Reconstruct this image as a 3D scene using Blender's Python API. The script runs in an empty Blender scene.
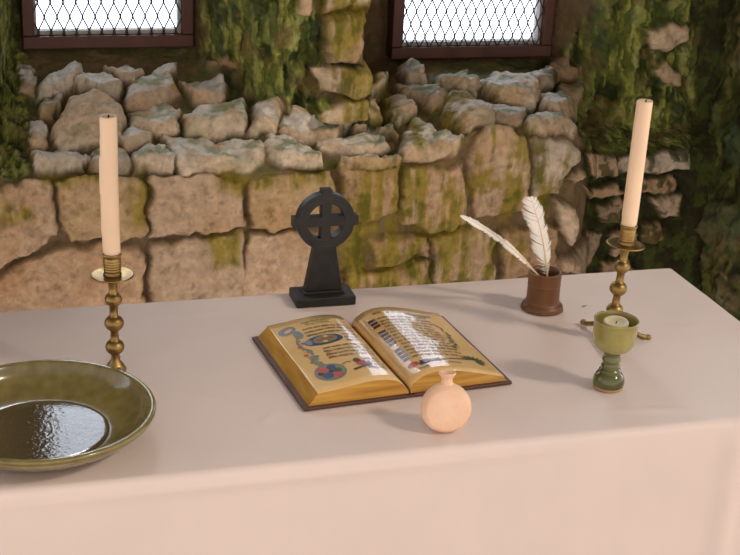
import bpy, bmesh, math, random
import numpy as np
from mathutils import Vector, Matrix
R = math.radians
PI = math.pi
sc = bpy.context.scene
col = sc.collection
TOP = 0.90                      # height of the altar top above the floor; all heights below are measured from it

# ------------------------------------------------------------------ helpers
def lin(r, g, b):
    f = lambda c: (c / 255 / 12.92) if c / 255 <= .04045 else ((c / 255 + .055) / 1.055) ** 2.4
    return (f(r), f(g), f(b), 1)

def link_mesh(name, verts, faces, m=None, parent=None, smooth=True, loc=None, rot=None):
    me = bpy.data.meshes.new(name)
    me.from_pydata([tuple(v) for v in verts], [], faces)
    me.update()
    if m: me.materials.append(m)
    if smooth:
        me.polygons.foreach_set('use_smooth', [True] * len(me.polygons))
    o = bpy.data.objects.new(name, me)
    col.objects.link(o)
    if parent: o.parent = parent
    if loc: o.location = loc
    if rot: o.rotation_euler = rot
    return o

def from_bm(name, bm, m=None, parent=None, smooth=False, bevel=0, seg=2, autosmooth=None):
    bmesh.ops.recalc_face_normals(bm, faces=bm.faces)
    me = bpy.data.meshes.new(name); bm.to_mesh(me); bm.free()
    if m: me.materials.append(m)
    if smooth or bevel:
        me.polygons.foreach_set('use_smooth', [True] * len(me.polygons))
    o = bpy.data.objects.new(name, me); col.objects.link(o)
    if parent: o.parent = parent
    if bevel:
        b = o.modifiers.new('bevel', 'BEVEL'); b.width = bevel; b.segments = seg; b.limit_method = 'ANGLE'; b.angle_limit = R(35)
        b.harden_normals = True
    return o

def empty(name, loc, rot=(0, 0, 0)):
    o = bpy.data.objects.new(name, None); col.objects.link(o)
    o.location = loc; o.rotation_euler = rot; o.empty_display_size = .05
    return o

def tag(o, label=None, cat=None, group=None, kind=None):
    if label: o['label'] = label
    if cat: o['category'] = cat
    if group: o['group'] = group
    if kind: o['kind'] = kind
    return o

def lathe(prof, n=48, closed=True):
    """prof: (r, z) from bottom axis to top/inside axis -> verts, faces"""
    vs, fs, rows = [], [], []
    for r, z in prof:
        if r < 1e-6:
            rows.append([len(vs)]); vs.append((0, 0, z))
        else:
            rows.append(list(range(len(vs), len(vs) + n)))
            vs += [(r * math.cos(2 * PI * i / n), r * math.sin(2 * PI * i / n), z) for i in range(n)]
    for a, b in zip(rows, rows[1:]):
        for i in range(n):
            j = (i + 1) % n
            if len(a) == 1 and len(b) == 1: continue
            if len(a) == 1: fs.append((a[0], b[j], b[i]))
            elif len(b) == 1: fs.append((a[i], a[j], b[0]))
            else: fs.append((a[i], a[j], b[j], b[i]))
    return vs, fs

def spline_profile(pts, k=4):
    """catmull-rom through (r, z) points"""
    out = []
    P = [pts[0]] + list(pts) + [pts[-1]]
    for i in range(1, len(P) - 2):
        p0, p1, p2, p3 = P[i - 1:i + 3]
        for s in range(k):
            t = s / k
            out.append(tuple(max(0 if c == 0 else -9, .5 * (2 * p1[c] + (p2[c] - p0[c]) * t + (2 * p0[c] - 5 * p1[c] + 4 * p2[c] - p3[c]) * t * t
                             + (3 * p1[c] - p0[c] - 3 * p2[c] + p3[c]) * t ** 3)) for c in (0, 1)))
    out.append(pts[-1])
    return out

def tube(path, rad, n=8, cap=True):
    vs, fs = [], []
    rad = rad if isinstance(rad, (list, tuple)) else [rad] * len(path)
    P = [Vector(p) for p in path]
    up = Vector((0.13, 0.31, 0.94))
    for i, p in enumerate(P):
        d = (P[min(i + 1, len(P) - 1)] - P[max(i - 1, 0)]).normalized()
        a = d.cross(up)
        if a.length < .05: a = d.cross(Vector((1, 0, 0)))
        a.normalize(); b = d.cross(a).normalized()
        for k in range(n):
            t = 2 * PI * k / n
            vs.append(p + (a * math.cos(t) + b * math.sin(t)) * rad[i])
    for i in range(len(P) - 1):
        for k in range(n):
            j = (k + 1) % n
            fs.append((i * n + k, i * n + j, (i + 1) * n + j, (i + 1) * n + k))
    if cap:
        fs.append(tuple(range(n))[::-1]); fs.append(tuple(range((len(P) - 1) * n, len(P) * n)))
    return vs, fs

def merge(*parts):
    vs, fs = [], []
    for v, f in parts:
        o = len(vs); vs += [tuple(p) for p in v]; fs += [tuple(i + o for i in q) for q in f]
    return vs, fs

def box(x0, x1, y0, y1, z0, z1):
    vs = [(x, y, z) for z in (z0, z1) for y in (y0, y1) for x in (x0, x1)]
    return vs, [(0, 2, 3, 1), (4, 5, 7, 6), (0, 1, 5, 4), (2, 6, 7, 3), (0, 4, 6, 2), (1, 3, 7, 5)]

def bm_of(vf):
    bm = bmesh.new()
    v = [bm.verts.new(p) for p in vf[0]]
    for f in vf[1]:
        try: bm.faces.new([v[i] for i in f])
        except ValueError: pass
    return bm

# value noise on numpy arrays
def _hash(ix, iy, seed):
    h = (ix.astype(np.int64) * 374761393 + iy.astype(np.int64) * 668265263 + seed * 974634777) & 0xffffffff
    h = ((h ^ (h >> 13)) * 1274126177) & 0xffffffff
    h = ((h ^ (h >> 16)) * 2246822519) & 0xffffffff
    return ((h ^ (h >> 15)) & 0xffffff) / float(0xffffff)
def vnoise(x, y, seed=0):
    ix, iy = np.floor(x), np.floor(y); fx, fy = x - ix, y - iy
    fx = fx * fx * fx * (fx * (6 * fx - 15) + 10); fy = fy * fy * fy * (fy * (6 * fy - 15) + 10)
    a, b = _hash(ix, iy, seed), _hash(ix + 1, iy, seed); c, d = _hash(ix, iy + 1, seed), _hash(ix + 1, iy + 1, seed)
    return (a + (b - a) * fx) * (1 - fy) + (c + (d - c) * fx) * fy
def fbm(x, y, seed=0, o=4):
    s, a, t = 0, .5, 0
    for k in range(o):
        s = s + a * vnoise(x * 2 ** k, y * 2 ** k, seed + k * 17); t += a; a *= .55
    return s / t
def vnoise3(x, y, z, seed=0):
    iz = np.floor(z); fz = z - iz; fz = fz * fz * fz * (fz * (6 * fz - 15) + 10)
    def layer(k):
        ix, iy = np.floor(x), np.floor(y); fx, fy = x - ix, y - iy
        fx = fx * fx * fx * (fx * (6 * fx - 15) + 10); fy = fy * fy * fy * (fy * (6 * fy - 15) + 10)
        h = lambda a, b: _hash(a + k * 57, b + k * 113, seed)
        p, q, r, s = h(ix, iy), h(ix + 1, iy), h(ix, iy + 1), h(ix + 1, iy + 1)
        return (p + (q - p) * fx) * (1 - fy) + (r + (s - r) * fx) * fy
    a, b = layer(iz), layer(iz + 1)
    return a + (b - a) * fz
def fbm3(x, y, z, seed=0, o=4):
    s, a, t = 0, .5, 0
    for k in range(o):
        s = s + a * vnoise3(x * 2 ** k, y * 2 ** k, z * 2 ** k, seed + k * 17); t += a; a *= .55
    m = s / t - .5
    return .5 + m * 1.18            # keep the spread of the two dimensional noise
def sstep(a, b, x):
    t = np.clip((x - a) / (b - a), 0, 1); return t * t * (3 - 2 * t)
def poly_sd(px, py, poly):
    """signed distance, positive inside"""
    d2 = np.full(px.shape, 1e9); ins = np.zeros(px.shape, bool); n = len(poly)
    for i in range(n):
        ax, ay = poly[i]; bx, by = poly[(i + 1) % n]
        ex, ey = bx - ax, by - ay; L = ex * ex + ey * ey + 1e-12
        t = np.clip(((px - ax) * ex + (py - ay) * ey) / L, 0, 1)
        d2 = np.minimum(d2, (px - ax - t * ex) ** 2 + (py - ay - t * ey) ** 2)
        c = ((ay > py) != (by > py)) & (px < (bx - ax) * (py - ay) / ((by - ay) if abs(by - ay) > 1e-12 else 1e-12) + ax)
        ins ^= c
    return np.where(ins, 1, -1) * np.sqrt(d2)

# ------------------------------------------------------------------ materials
def mat(name, base, rough=.6, metal=0, bump=0, bscale=80, var=0, vscale=12, coat=0, spec=None, sss=0, tint=None, transmission=0, stretch=None, detail=6):
    m = bpy.data.materials.new(name); m.use_nodes = True
    nt = m.node_tree; N = nt.nodes; Lk = nt.links; b = N['Principled BSDF']
    b.inputs['Base Color'].default_value = base
    b.inputs['Roughness'].default_value = rough; b.inputs['Metallic'].default_value = metal
    b.inputs['Coat Weight'].default_value = coat
    if spec is not None: b.inputs['Specular IOR Level'].default_value = spec
    if sss:
        b.inputs['Subsurface Weight'].default_value = sss; b.inputs['Subsurface Radius'].default_value = (.012, .006, .003); b.inputs['Subsurface Scale'].default_value = 1
    if transmission: b.inputs['Transmission Weight'].default_value = transmission
    tc = N.new('ShaderNodeTexCoord'); src = tc.outputs['Object']
    if stretch:
        mp = N.new('ShaderNodeMapping'); mp.inputs['Scale'].default_value = stretch; Lk.new(src, mp.inputs['Vector']); src = mp.outputs['Vector']
    if var:
        no = N.new('ShaderNodeTexNoise'); no.inputs['Scale'].default_value = vscale; no.inputs['Detail'].default_value = detail; Lk.new(src, no.inputs['Vector'])
        rp = N.new('ShaderNodeMapRange'); rp.inputs['From Min'].default_value = .3; rp.inputs['From Max'].default_value = .7; Lk.new(no.outputs['Fac'], rp.inputs['Value'])
        mx = N.new('ShaderNodeMix'); mx.data_type = 'RGBA'
        mx.inputs['A'].default_value = base
        mx.inputs['B'].default_value = tint or tuple(c * (1 - var) for c in base[:3]) + (1,)
        Lk.new(rp.outputs['Result'], mx.inputs['Factor']); Lk.new(mx.outputs['Result'], b.inputs['Base Color'])
    if bump:
        nb = N.new('ShaderNodeTexNoise'); nb.inputs['Scale'].default_value = bscale; nb.inputs['Detail'].default_value = 5; Lk.new(src, nb.inputs['Vector'])
        bp = N.new('ShaderNodeBump'); bp.inputs['Strength'].default_value = bump; bp.inputs['Distance'].default_value = .002
        Lk.new(nb.outputs['Fac'], bp.inputs['Height']); Lk.new(bp.outputs['Normal'], b.inputs['Normal'])
    return m

def wall_material():
    m = bpy.data.materials.new('mossy rubble stone'); m.use_nodes = True
    nt = m.node_tree; N = nt.nodes; L = nt.links; b = N['Principled BSDF']
    a = N.new('ShaderNodeAttribute'); a.attribute_name = 'stain'
    ms = N.new('ShaderNodeAttribute'); ms.attribute_name = 'moss'
    tc = N.new('ShaderNodeTexCoord')
    n1 = N.new('ShaderNodeTexNoise'); n1.inputs['Scale'].default_value = 70; n1.inputs['Detail'].default_value = 8; n1.inputs['Roughness'].default_value = .65
    L.new(tc.outputs['Object'], n1.inputs['Vector'])
    r1 = N.new('ShaderNodeMapRange'); r1.inputs['From Min'].default_value = .3; r1.inputs['From Max'].default_value = .7; r1.inputs['To Min'].default_value = .72; r1.inputs['To Max'].default_value = 1.2
    L.new(n1.outputs['Fac'], r1.inputs['Value'])
    mul = N.new('ShaderNodeMix'); mul.data_type = 'RGBA'; mul.blend_type = 'MULTIPLY'; mul.inputs['Factor'].default_value = 1
    L.new(a.outputs['Color'], mul.inputs['A']); L.new(r1.outputs['Result'], mul.inputs['B'])
    L.new(mul.outputs['Result'], b.inputs['Base Color'])
    b.inputs['Roughness'].default_value = .88; b.inputs['Specular IOR Level'].default_value = .25
    n2 = N.new('ShaderNodeTexNoise'); n2.inputs['Scale'].default_value = 110; n2.inputs['Detail'].default_value = 9; n2.inputs['Roughness'].default_value = .7
    L.new(tc.outputs['Object'], n2.inputs['Vector'])
    mp = N.new('ShaderNodeMapping'); mp.inputs['Scale'].default_value = (1, 1, .35); L.new(tc.outputs['Object'], mp.inputs['Vector'])
    n3 = N.new('ShaderNodeTexNoise'); n3.inputs['Scale'].default_value = 260; n3.inputs['Detail'].default_value = 4; L.new(mp.outputs['Vector'], n3.inputs['Vector'])
    ad = N.new('ShaderNodeMath'); ad.operation = 'MULTIPLY_ADD'; L.new(n3.outputs['Fac'], ad.inputs[0]); L.new(ms.outputs['Fac'], ad.inputs[1]); L.new(n2.outputs['Fac'], ad.inputs[2])
    bp = N.new('ShaderNodeBump'); bp.inputs['Strength'].default_value = .55; bp.inputs['Distance'].default_value = .006
    L.new(ad.outputs['Value'], bp.inputs['Height']); L.new(bp.outputs['Normal'], b.inputs['Normal'])
    return m

M = {
 'wall': wall_material(),
 'cloth': mat('off white linen', lin(232, 216, 209), .85, bump=.12, bscale=900, var=.05, vscale=9, spec=.2),
 'wood_dark': mat('reddish brown window wood', lin(92, 52, 40), .55, bump=.3, bscale=60, var=.4, vscale=30, stretch=(1, 1, .3)),
 'bead': mat('pale putty strip', lin(170, 168, 160), .6),
 'wire': mat('dark grey wire', lin(52, 56, 62), .6),
 'brass': mat('aged brass', lin(184, 156, 100), .4, metal=1, var=.35, vscale=45, tint=lin(128, 102, 62), bump=.08, bscale=200),
 'wax': mat('ivory wax', lin(246, 216, 184), .45, sss=.25, var=.06, vscale=20),
 'wick': mat('charred wick', lin(40, 34, 30), .9),
 'tallow': mat('pale tea light wax', lin(216, 205, 170), .5, sss=.2, var=.15, vscale=60),
 'black_stone': mat('blackened carved stone', lin(24, 24, 25), .5, var=.3, vscale=60, tint=lin(40, 39, 38), bump=.25, bscale=160),
 'pages': mat('varnished tan parchment', lin(242, 208, 150), .22, coat=.7, var=.25, vscale=22, tint=lin(228, 186, 122), bump=.03, bscale=150),
 'page_edge': mat('golden page edges', lin(214, 166, 70), .4, var=.45, vscale=30, tint=lin(164, 114, 40), stretch=(.4, .4, 5), bump=.2, bscale=200),
 'leather': mat('dark brown leather', lin(92, 58, 44), .5, var=.25, vscale=50, bump=.25, bscale=200),
 'ink': mat('dark brown ink', lin(66, 44, 40), .35, coat=.4),
 'ink_plum': mat('dark plum paint', lin(72, 30, 40), .35, coat=.4),
 'ink_red': mat('red paint', lin(188, 74, 56), .35, coat=.4),
 'ink_blue': mat('blue paint', lin(48, 70, 118), .35, coat=.4),
 'ink_slate': mat('grey blue paint', lin(118, 128, 140), .35, coat=.4),
 'ink_green': mat('dark green paint', lin(56, 82, 60), .35, coat=.4),
 'ink_olive': mat('olive paint', lin(128, 132, 84), .35, coat=.4),
 'turned_wood': mat('turned brown wood', lin(118, 76, 42), .38, var=.4, vscale=26, stretch=(2, 2, .25), bump=.1, bscale=90),
 'dark_inside': mat('dark wood inside', lin(52, 30, 18), .7),
 'feather': mat('white feather', lin(250, 246, 238), .7, sss=.1),
 'quill': mat('cream quill', lin(226, 204, 160), .4),
 'celadon': mat('green glazed pottery', lin(164, 160, 96), .15, coat=.4, var=.5, vscale=40, tint=lin(138, 122, 66), bump=.05, bscale=60),
 'celadon_dark': mat('dark green glaze', lin(98, 98, 46), .12, coat=.6, var=.4, vscale=36, tint=lin(64, 68, 28), bump=.05, bscale=60),
 'bare_clay': mat('bare buff clay', lin(190, 150, 110), .8, bump=.2, bscale=150),
 'olive_glaze': mat('speckled olive glaze', lin(136, 124, 74), .2, coat=.5, var=.35, vscale=70, tint=lin(112, 100, 56), bump=.06, bscale=90),
 'terracotta': mat('pale unglazed terracotta', lin(244, 208, 182), .85, var=.12, vscale=40, tint=lin(234, 190, 158), bump=.35, bscale=260),
 'floor': mat('beaten earth floor', lin(120, 96, 74), .9, bump=.4, bscale=30, var=.4, vscale=6),
 'plank': mat('plain altar timber', lin(122, 88, 58), .6, var=.3, vscale=10, stretch=(1, 6, 6)),
 'overhead_blocker': mat('added overhead blocker', lin(150, 140, 124), .9, bump=.3, bscale=20, var=.2, vscale=5),  # for the unseen slab added overhead
 'leaf': mat('small green leaf', lin(120, 150, 60), .6),
}
# ---- wall coordinates: (x, t) -> base point; t in 0..1 lower face, 1..2 ledge, 2..3 upper face, 3..4 high part
def interp(x, pts):
    return np.interp(x, [p[0] for p in pts], [p[1] for p in pts])
Z_LOW, Z_MID, Z_TOP = -0.28, 0.36, 1.30
def face_y(x):   return interp(x, [(-1.2,.31),(-.95,.30),(-.02,.30),(.015,.33),(.05,.40),(.4,.40)])
def face_top(x): return interp(x, [(-1.2,.075),(-.6,.072),(-.36,.075),(-.25,.10),(-.20,.128),(-.05,.128),(.0,.10),(.05,.05),(.4,.05)])
BACK = [(-1.2,.36),(-.945,.37),(-.92,.45),(-.888,.63),(-.602,.63),(-.592,.60),(-.565,.50),(-.53,.42),(-.49,.385),(-.40,.385),(-.362,.40),(-.345,.50),(-.325,.60),(-.26,.63),(.05,.63),(.066,.58),(.09,.475),(.12,.445),(.4,.44)]
def back_y(x):   return interp(x, BACK)
def sill_z(x):   return interp(x, [(-1.2,.10),(-.95,.12),(-.90,.198),(-.60,.198),(-.575,.188),(-.54,.160),(-.49,.13),(-.45,.115),(-.36,.115),(-.32,.15),(-.26,.168),(.05,.168),(.10,.10),(.15,.08),(.4,.08)])
def base(x, t):
    """numpy arrays -> y, z of the undisplaced wall surface"""
    yf, zt, yb, zs = face_y(x), face_top(x), back_y(x), sill_z(x)
    k = np.clip(t, 0, 1); z = Z_LOW + (zt - Z_LOW) * k; y = yf + 0 * t
    k = np.clip(t - 1, 0, 1); z = np.where(t > 1, zt + (zs - zt) * k, z); y = np.where(t > 1, yf + (yb - yf) * k, y)
    k = np.clip(t - 2, 0, 1); z = np.where(t > 2, zs + (Z_MID - zs) * k, z); y = np.where(t > 2, yb, y)
    k = np.clip(t - 3, 0, 1); z = np.where(t > 3, Z_MID + (Z_TOP - Z_MID) * k, z)
    return y, z
def lift_dir(x, t):
    """direction in which stones stand proud: forward on the faces, forward and up on the ledge"""
    w = np.clip(np.minimum((t - .93) / .14, (2.07 - t) / .14), 0, 1) * np.clip((.06 - x) / .03, 0, 1)
    dy, dz = -1 + .45 * w, .84 * w
    n = np.sqrt(dy * dy + dz * dz)
    return dy / n, dz / n
def flat(x, t):
    """true arc length up the wall surface from the front edge of the ledge (metres): outlines are measured in (x, this)"""
    yf, zt, yb, zs = face_y(x), face_top(x), back_y(x), sill_z(x)
    l2 = np.sqrt((yb - yf) ** 2 + (zs - zt) ** 2)
    return np.where(t < 1, (t - 1) * (zt - Z_LOW), np.where(t < 2, (t - 1) * l2, l2 + (t - 2) * (Z_MID - zs)))
STONES = [
 (.016, [(-.883, 1.815),(-.865, 1.824),(-.859, 1.706),(-.865, 1.597),(-.889, 1.622)]),
 (.022, [(-.859, 1.647),(-.823, 1.773),(-.79, 1.815),(-.787, 1.731),(-.805, 1.639),(-.826, 1.58),(-.862, 1.555)]),
 (.022, [(-.802, 1.655),(-.79, 1.739),(-.754, 1.756),(-.727, 1.664),(-.733, 1.563),(-.763, 1.538)]),
 (.018, [(-.754, 1.773),(-.709, 1.79),(-.694, 1.723),(-.709, 1.639),(-.724, 1.672)]),
 (.024, [(-.724, 1.597),(-.655, 1.815),(-.634, 1.807),(-.646, 1.706),(-.64, 1.571),(-.67, 1.496),(-.727, 1.487)]),
 (.024, [(-.634, 1.664),(-.571, 1.891),(-.568, 1.773),(-.574, 1.613),(-.628, 1.513)]),
 (.032, [(-.844, 1.336),(-.817, 1.521),(-.778, 1.571),(-.745, 1.496),(-.733, 1.361),(-.745, 1.227),(-.775, 1.193),(-.838, 1.176),(-.847, 1.244)]),
 (.022, [(-.73, 1.454),(-.664, 1.487),(-.646, 1.42),(-.658, 1.303),(-.685, 1.261),(-.727, 1.319)]),
 (.026, [(-.646, 1.361),(-.604, 1.496),(-.547, 1.807),(-.553, 1.42),(-.616, 1.252),(-.649, 1.269)]),
 (.022, [(-.754, 1.218),(-.724, 1.345),(-.706, 1.294),(-.703, 1.227),(-.742, 1.16)]),
 (.02, [(-.877, 1.403),(-.856, 1.42),(-.85, 1.311),(-.856, 1.21),(-.877, 1.235)]),
 (.016, [(-.853, 1.555),(-.823, 1.555),(-.838, 1.429),(-.865, 1.42)]),
 (.018, [(-.877, 1.185),(-.832, 1.193),(-.799, 1.109),(-.808, 1.05),(-.877, 1.042)]),
 (.02, [(-.739, 1.101),(-.709, 1.202),(-.685, 1.193),(-.67, 1.076),(-.682, 1.025),(-.736, 1.025)]),
 (.022, [(-.688, 1.244),(-.535, 1.429),(-.532, 1.235),(-.565, 1.017),(-.67, 1.017),(-.676, 1.143)]),
 (.02, [(-.796, 1.16),(-.763, 1.202),(-.739, 1.151),(-.745, 1.042),(-.799, 1.042)]),
 (.02, [(-.538, 1.815),(-.502, 2.109),(-.493, 2.042),(-.511, 1.622),(-.547, 1.445)]),
 (.02, [(-.505, 1.655),(-.481, 2.084),(-.442, 2.092),(-.4, 1.866),(-.421, 1.63),(-.487, 1.563)]),
 (.022, [(-.532, 1.387),(-.517, 1.588),(-.445, 1.286),(-.448, 1.042),(-.514, 1.042),(-.535, 1.16)]),
 (.018, [(-.445, 1.58),(-.334, 1.311),(-.334, 1.16),(-.367, 1.244),(-.442, 1.319)]),
 (.016, [(-.421, 1.067),(-.373, 1.244),(-.331, 1.034),(-.331, .987),(-.418, .993)]),
 (.05, [(-.451, 2.387),(-.388, 2.412),(-.286, 1.723),(-.307, 1.571),(-.379, 2.193),(-.433, 2.244)]),
 (.03, [(-.436, 2.714),(-.367, 2.723),(-.373, 2.412),(-.43, 2.42)]),
 (.04, [(-.442, 2.16),(-.325, 1.546),(-.325, 1.37),(-.403, 1.815),(-.445, 2.092)]),
 (.026, [(-.481, 2.916),(-.448, 2.924),(-.46, 2.731),(-.481, 2.739)]),
 (.034, [(-.442, 2.966),(-.292, 2.748),(-.361, 2.731),(-.436, 2.731)]),
 (.022, [(-.244, 1.874),(-.22, 1.908),(-.208, 1.773),(-.22, 1.622),(-.253, 1.672)]),
 (.022, [(-.199, 1.655),(-.142, 1.697),(-.136, 1.504),(-.16, 1.395),(-.205, 1.555)]),
 (.02, [(-.274, 1.681),(-.202, 1.555),(-.211, 1.353),(-.235, 1.345),(-.268, 1.538)]),
 (.028, [(-.118, 1.622),(-.061, 1.748),(-.034, 1.63),(-.052, 1.361),(-.082, 1.202),(-.115, 1.269),(-.142, 1.445)]),
 (.022, [(-.013, 1.731),(.065, 2.092),(.074, 2.118),(.068, 1.95),(-.028, 1.555)]),
 (.026, [(-.049, 1.378),(.029, 1.613),(.077, 2.017),(.068, 1.622),(-.049, 1.092),(-.07, 1.176)]),
 (.026, [(-.208, 1.42),(-.178, 1.437),(-.157, 1.151),(-.175, 1.025),(-.223, 1.05),(-.226, 1.218)]),
 (.022, [(-.298, 1.58),(-.271, 1.571),(-.265, 1.353),(-.304, 1.294),(-.319, 1.403)]),
 (.026, [(-.331, 1.05),(-.31, 1.151),(-.271, 1.328),(-.238, 1.067),(-.22, .987),(-.229, .94),(-.286, .973),(-.331, 1.017)]),
 (.024, [(-.124, 1.025),(-.085, 1.134),(-.037, 1.092),(-.028, 1.025),(-.037, .973),(-.115, .98)]),
 (.028, [(-.217, .913),(-.205, .987),(-.184, 1.034),(-.127, .98),(-.115, .933),(-.109, .779),(-.106, .658),(-.196, .631)]),
 (.026, [(-.115, .966),(-.079, .973),(-.031, .946),(-.022, .906),(-.046, .799),(-.052, .718),(-.103, .718)]),
 (.016, [(-.16, 1.277),(-.103, 1.168),(-.109, 1.076),(-.154, 1.0),(-.169, 1.059)]),
 (.012, [(-.586, 1.933),(-.556, 2.176),(-.544, 2.151),(-.562, 2.042),(-.589, 1.84)]),
 (.014, [(-.388, 1.857),(-.31, 1.336),(-.31, 1.202),(-.331, 1.294),(-.385, 1.782)]),
 (.022, [(.005, .926),(.062, 1.0),(.092, .973),(.098, .893),(.068, .879),(.011, .879)]),
 (.02, [(.005, .792),(.098, .852),(.11, .772),(.065, .765)]),
 (.024, [(.068, .718),(.101, .752),(.113, .705),(.11, .617),(.077, .644)]),
 (.022, [(.173, .752),(.2, .772),(.224, .758),(.221, .638),(.191, .651)]),
 (.022, [(-.061, .705),(-.022, .691),(-.01, .624),(-.022, .51),(-.049, .577)]),
 (.024, [(-.037, .45),(.062, .577),(.089, .523),(.059, .383),(-.034, .409)]),
 (.02, [(-.043, .792),(-.019, .886),(-.001, .859),(-.025, .785)]),
 (.018, [(.104, .96),(.221, 1.05),(.239, .973),(.236, .906),(.11, .899)]),
 (.03, [(.143, 2.622),(.176, 2.672),(.218, 2.647),(.224, 2.555),(.188, 2.479),(.152, 2.504)]),
 (.018, [(.17, 2.37),(.194, 2.403),(.218, 2.353),(.218, 2.269),(.188, 2.303)]),
 (.016, [(.152, .604),(.191, .611),(.203, .51),(.167, .49)]),
 (.016, [(.101, .55),(.143, .577),(.158, .463),(.116, .436)]),
 (.014, [(.143, .866),(.203, .866),(.215, .785),(.155, .785)]),
 (.014, [(.089, .403),(.143, .403),(.167, .309),(.089, .309)]),
 (.014, [(-.85, 1.0),(-.775, 1.025),(-.721, 1.0),(-.721, .738),(-.769, .732),(-.829, .738),(-.847, .799)]),
 (.014, [(-.715, 1.008),(-.628, 1.008),(-.574, .96),(-.574, .758),(-.658, .738),(-.718, .738)]),
 (.016, [(-.949, .946),(-.901, .993),(-.856, 1.008),(-.85, .772),(-.901, .691),(-.955, .611)]),
 (.01, [(-.952, .577),(-.901, .664),(-.85, .725),(-.73, .698),(-.721, .651),(-.724, .396),(-.955, .356)]),
 (.01, [(-.715, .711),(-.574, .738),(-.565, .49),(-.577, .362),(-.718, .389)]),
 (.012, [(-.565, .98),(-.439, .987),(-.424, .859),(-.451, .752),(-.565, .738)]),
 (.01, [(-.565, .718),(-.496, .732),(-.436, .711),(-.415, .383),(-.574, .369)]),
 (.014, [(-.424, 1.0),(-.331, .987),(-.325, .758),(-.412, .752)]),
 (.014, [(-.325, .966),(-.223, .899),(-.211, .631),(-.271, .658),(-.319, .732)]),
 (.012, [(-.373, .678),(-.271, .631),(-.268, .537),(-.361, .537)]),
 (.01, [(-.265, .631),(-.163, .584),(-.151, .336),(-.256, .376)]),
 (.012, [(-.151, .584),(-.049, .597),(-.034, .389),(-.139, .356)]),
 (.008, [(-.409, .517),(-.268, .51),(-.259, .329),(-.406, .356)]),
]
PATCHES = {
 'thick': [[(-.586, 2.739), (-.481, 2.958), (-.439, 2.706), (-.43, 2.227), (-.397, 2.059), (-.472, 1.824), (-.526, 1.891), (-.553, 2.059), (-.586, 1.983)], [(-.934, 2.941), (-.871, 2.672), (-.871, 1.975), (-.88, 1.824), (-.874, 1.571), (-.886, 1.176), (-.883, 1.034), (-.952, .987)], [(.065, 2.193), (.083, 2.857), (.23, 2.916), (.266, 2.05), (.23, 1.05), (.137, 1.126), (.068, .987), (-.01, .953), (.074, 1.916)]],
 'film': [[(-.871, 1.042), (-.769, 1.042), (-.772, .973), (-.868, .98)], [(-.745, 1.042), (-.712, 1.034), (-.718, .799), (-.742, .772)], [(-.631, 1.034), (-.565, 1.008), (-.562, .906), (-.604, .94)], [(-.565, .987), (-.442, 1.0), (-.436, .94), (-.562, .933)], [(-.424, 1.05), (-.328, 1.0), (-.313, .362), (-.409, .389)], [(-.328, .98), (-.22, .913), (-.196, .302), (-.313, .362)], [(-.22, 1.0), (-.112, .987), (-.088, .544), (-.196, .302)], [(-.115, .96), (-.034, .933), (-.043, .758), (-.091, .544)], [(-.283, 1.336), (-.259, 1.16), (-.28, 1.017), (-.31, 1.067)], [(-.931, .933), (-.883, .913), (-.868, .846), (-.934, .832)], [(-.634, .772), (-.571, .732), (-.58, .577), (-.619, .584)], [(-.502, 2.328), (-.4, 2.437), (-.265, 1.739), (-.316, 1.303), (-.436, 2.017), (-.487, 2.16)], [(-.445, 2.832), (-.292, 2.571), (-.301, 1.908), (-.436, 2.395)], [(-.214, 1.471), (-.172, 1.37), (-.22, 1.034), (-.235, 1.185)]],
 'dark': [[(-.022, .946), (.107, 1.395), (.257, 1.454), (.302, .141), (-.034, .282), (.056, .591)], [(.203, 2.916), (.329, 2.933), (.329, .067), (.278, .027)], [(-.418, 2.454), (-.25, 1.899), (-.265, 1.782), (-.409, 2.378)], [(-.406, 2.076), (-.289, 1.387), (-.301, 1.244), (-.4, 1.79)], [(-.565, 2.109), (-.523, 2.193), (-.529, 1.84), (-.568, 1.681)], [(-.052, 1.916), (.059, 2.101), (-.019, .98), (-.001, .96), (-.022, 1.109), (.014, 1.815)], [(-.934, 2.403), (-.868, 1.824), (-.871, 1.605), (-.937, 2.151)]],
 'brown': [[(-.367, 2.95), (-.247, 2.714), (-.25, 1.908), (-.289, 1.899)], [(-.871, 2.672), (-.853, 2.672), (-.859, 1.924), (-.877, 1.874)], [(-.601, 2.672), (-.583, 2.748), (-.577, 2.101), (-.598, 1.866)]],
}
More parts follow.
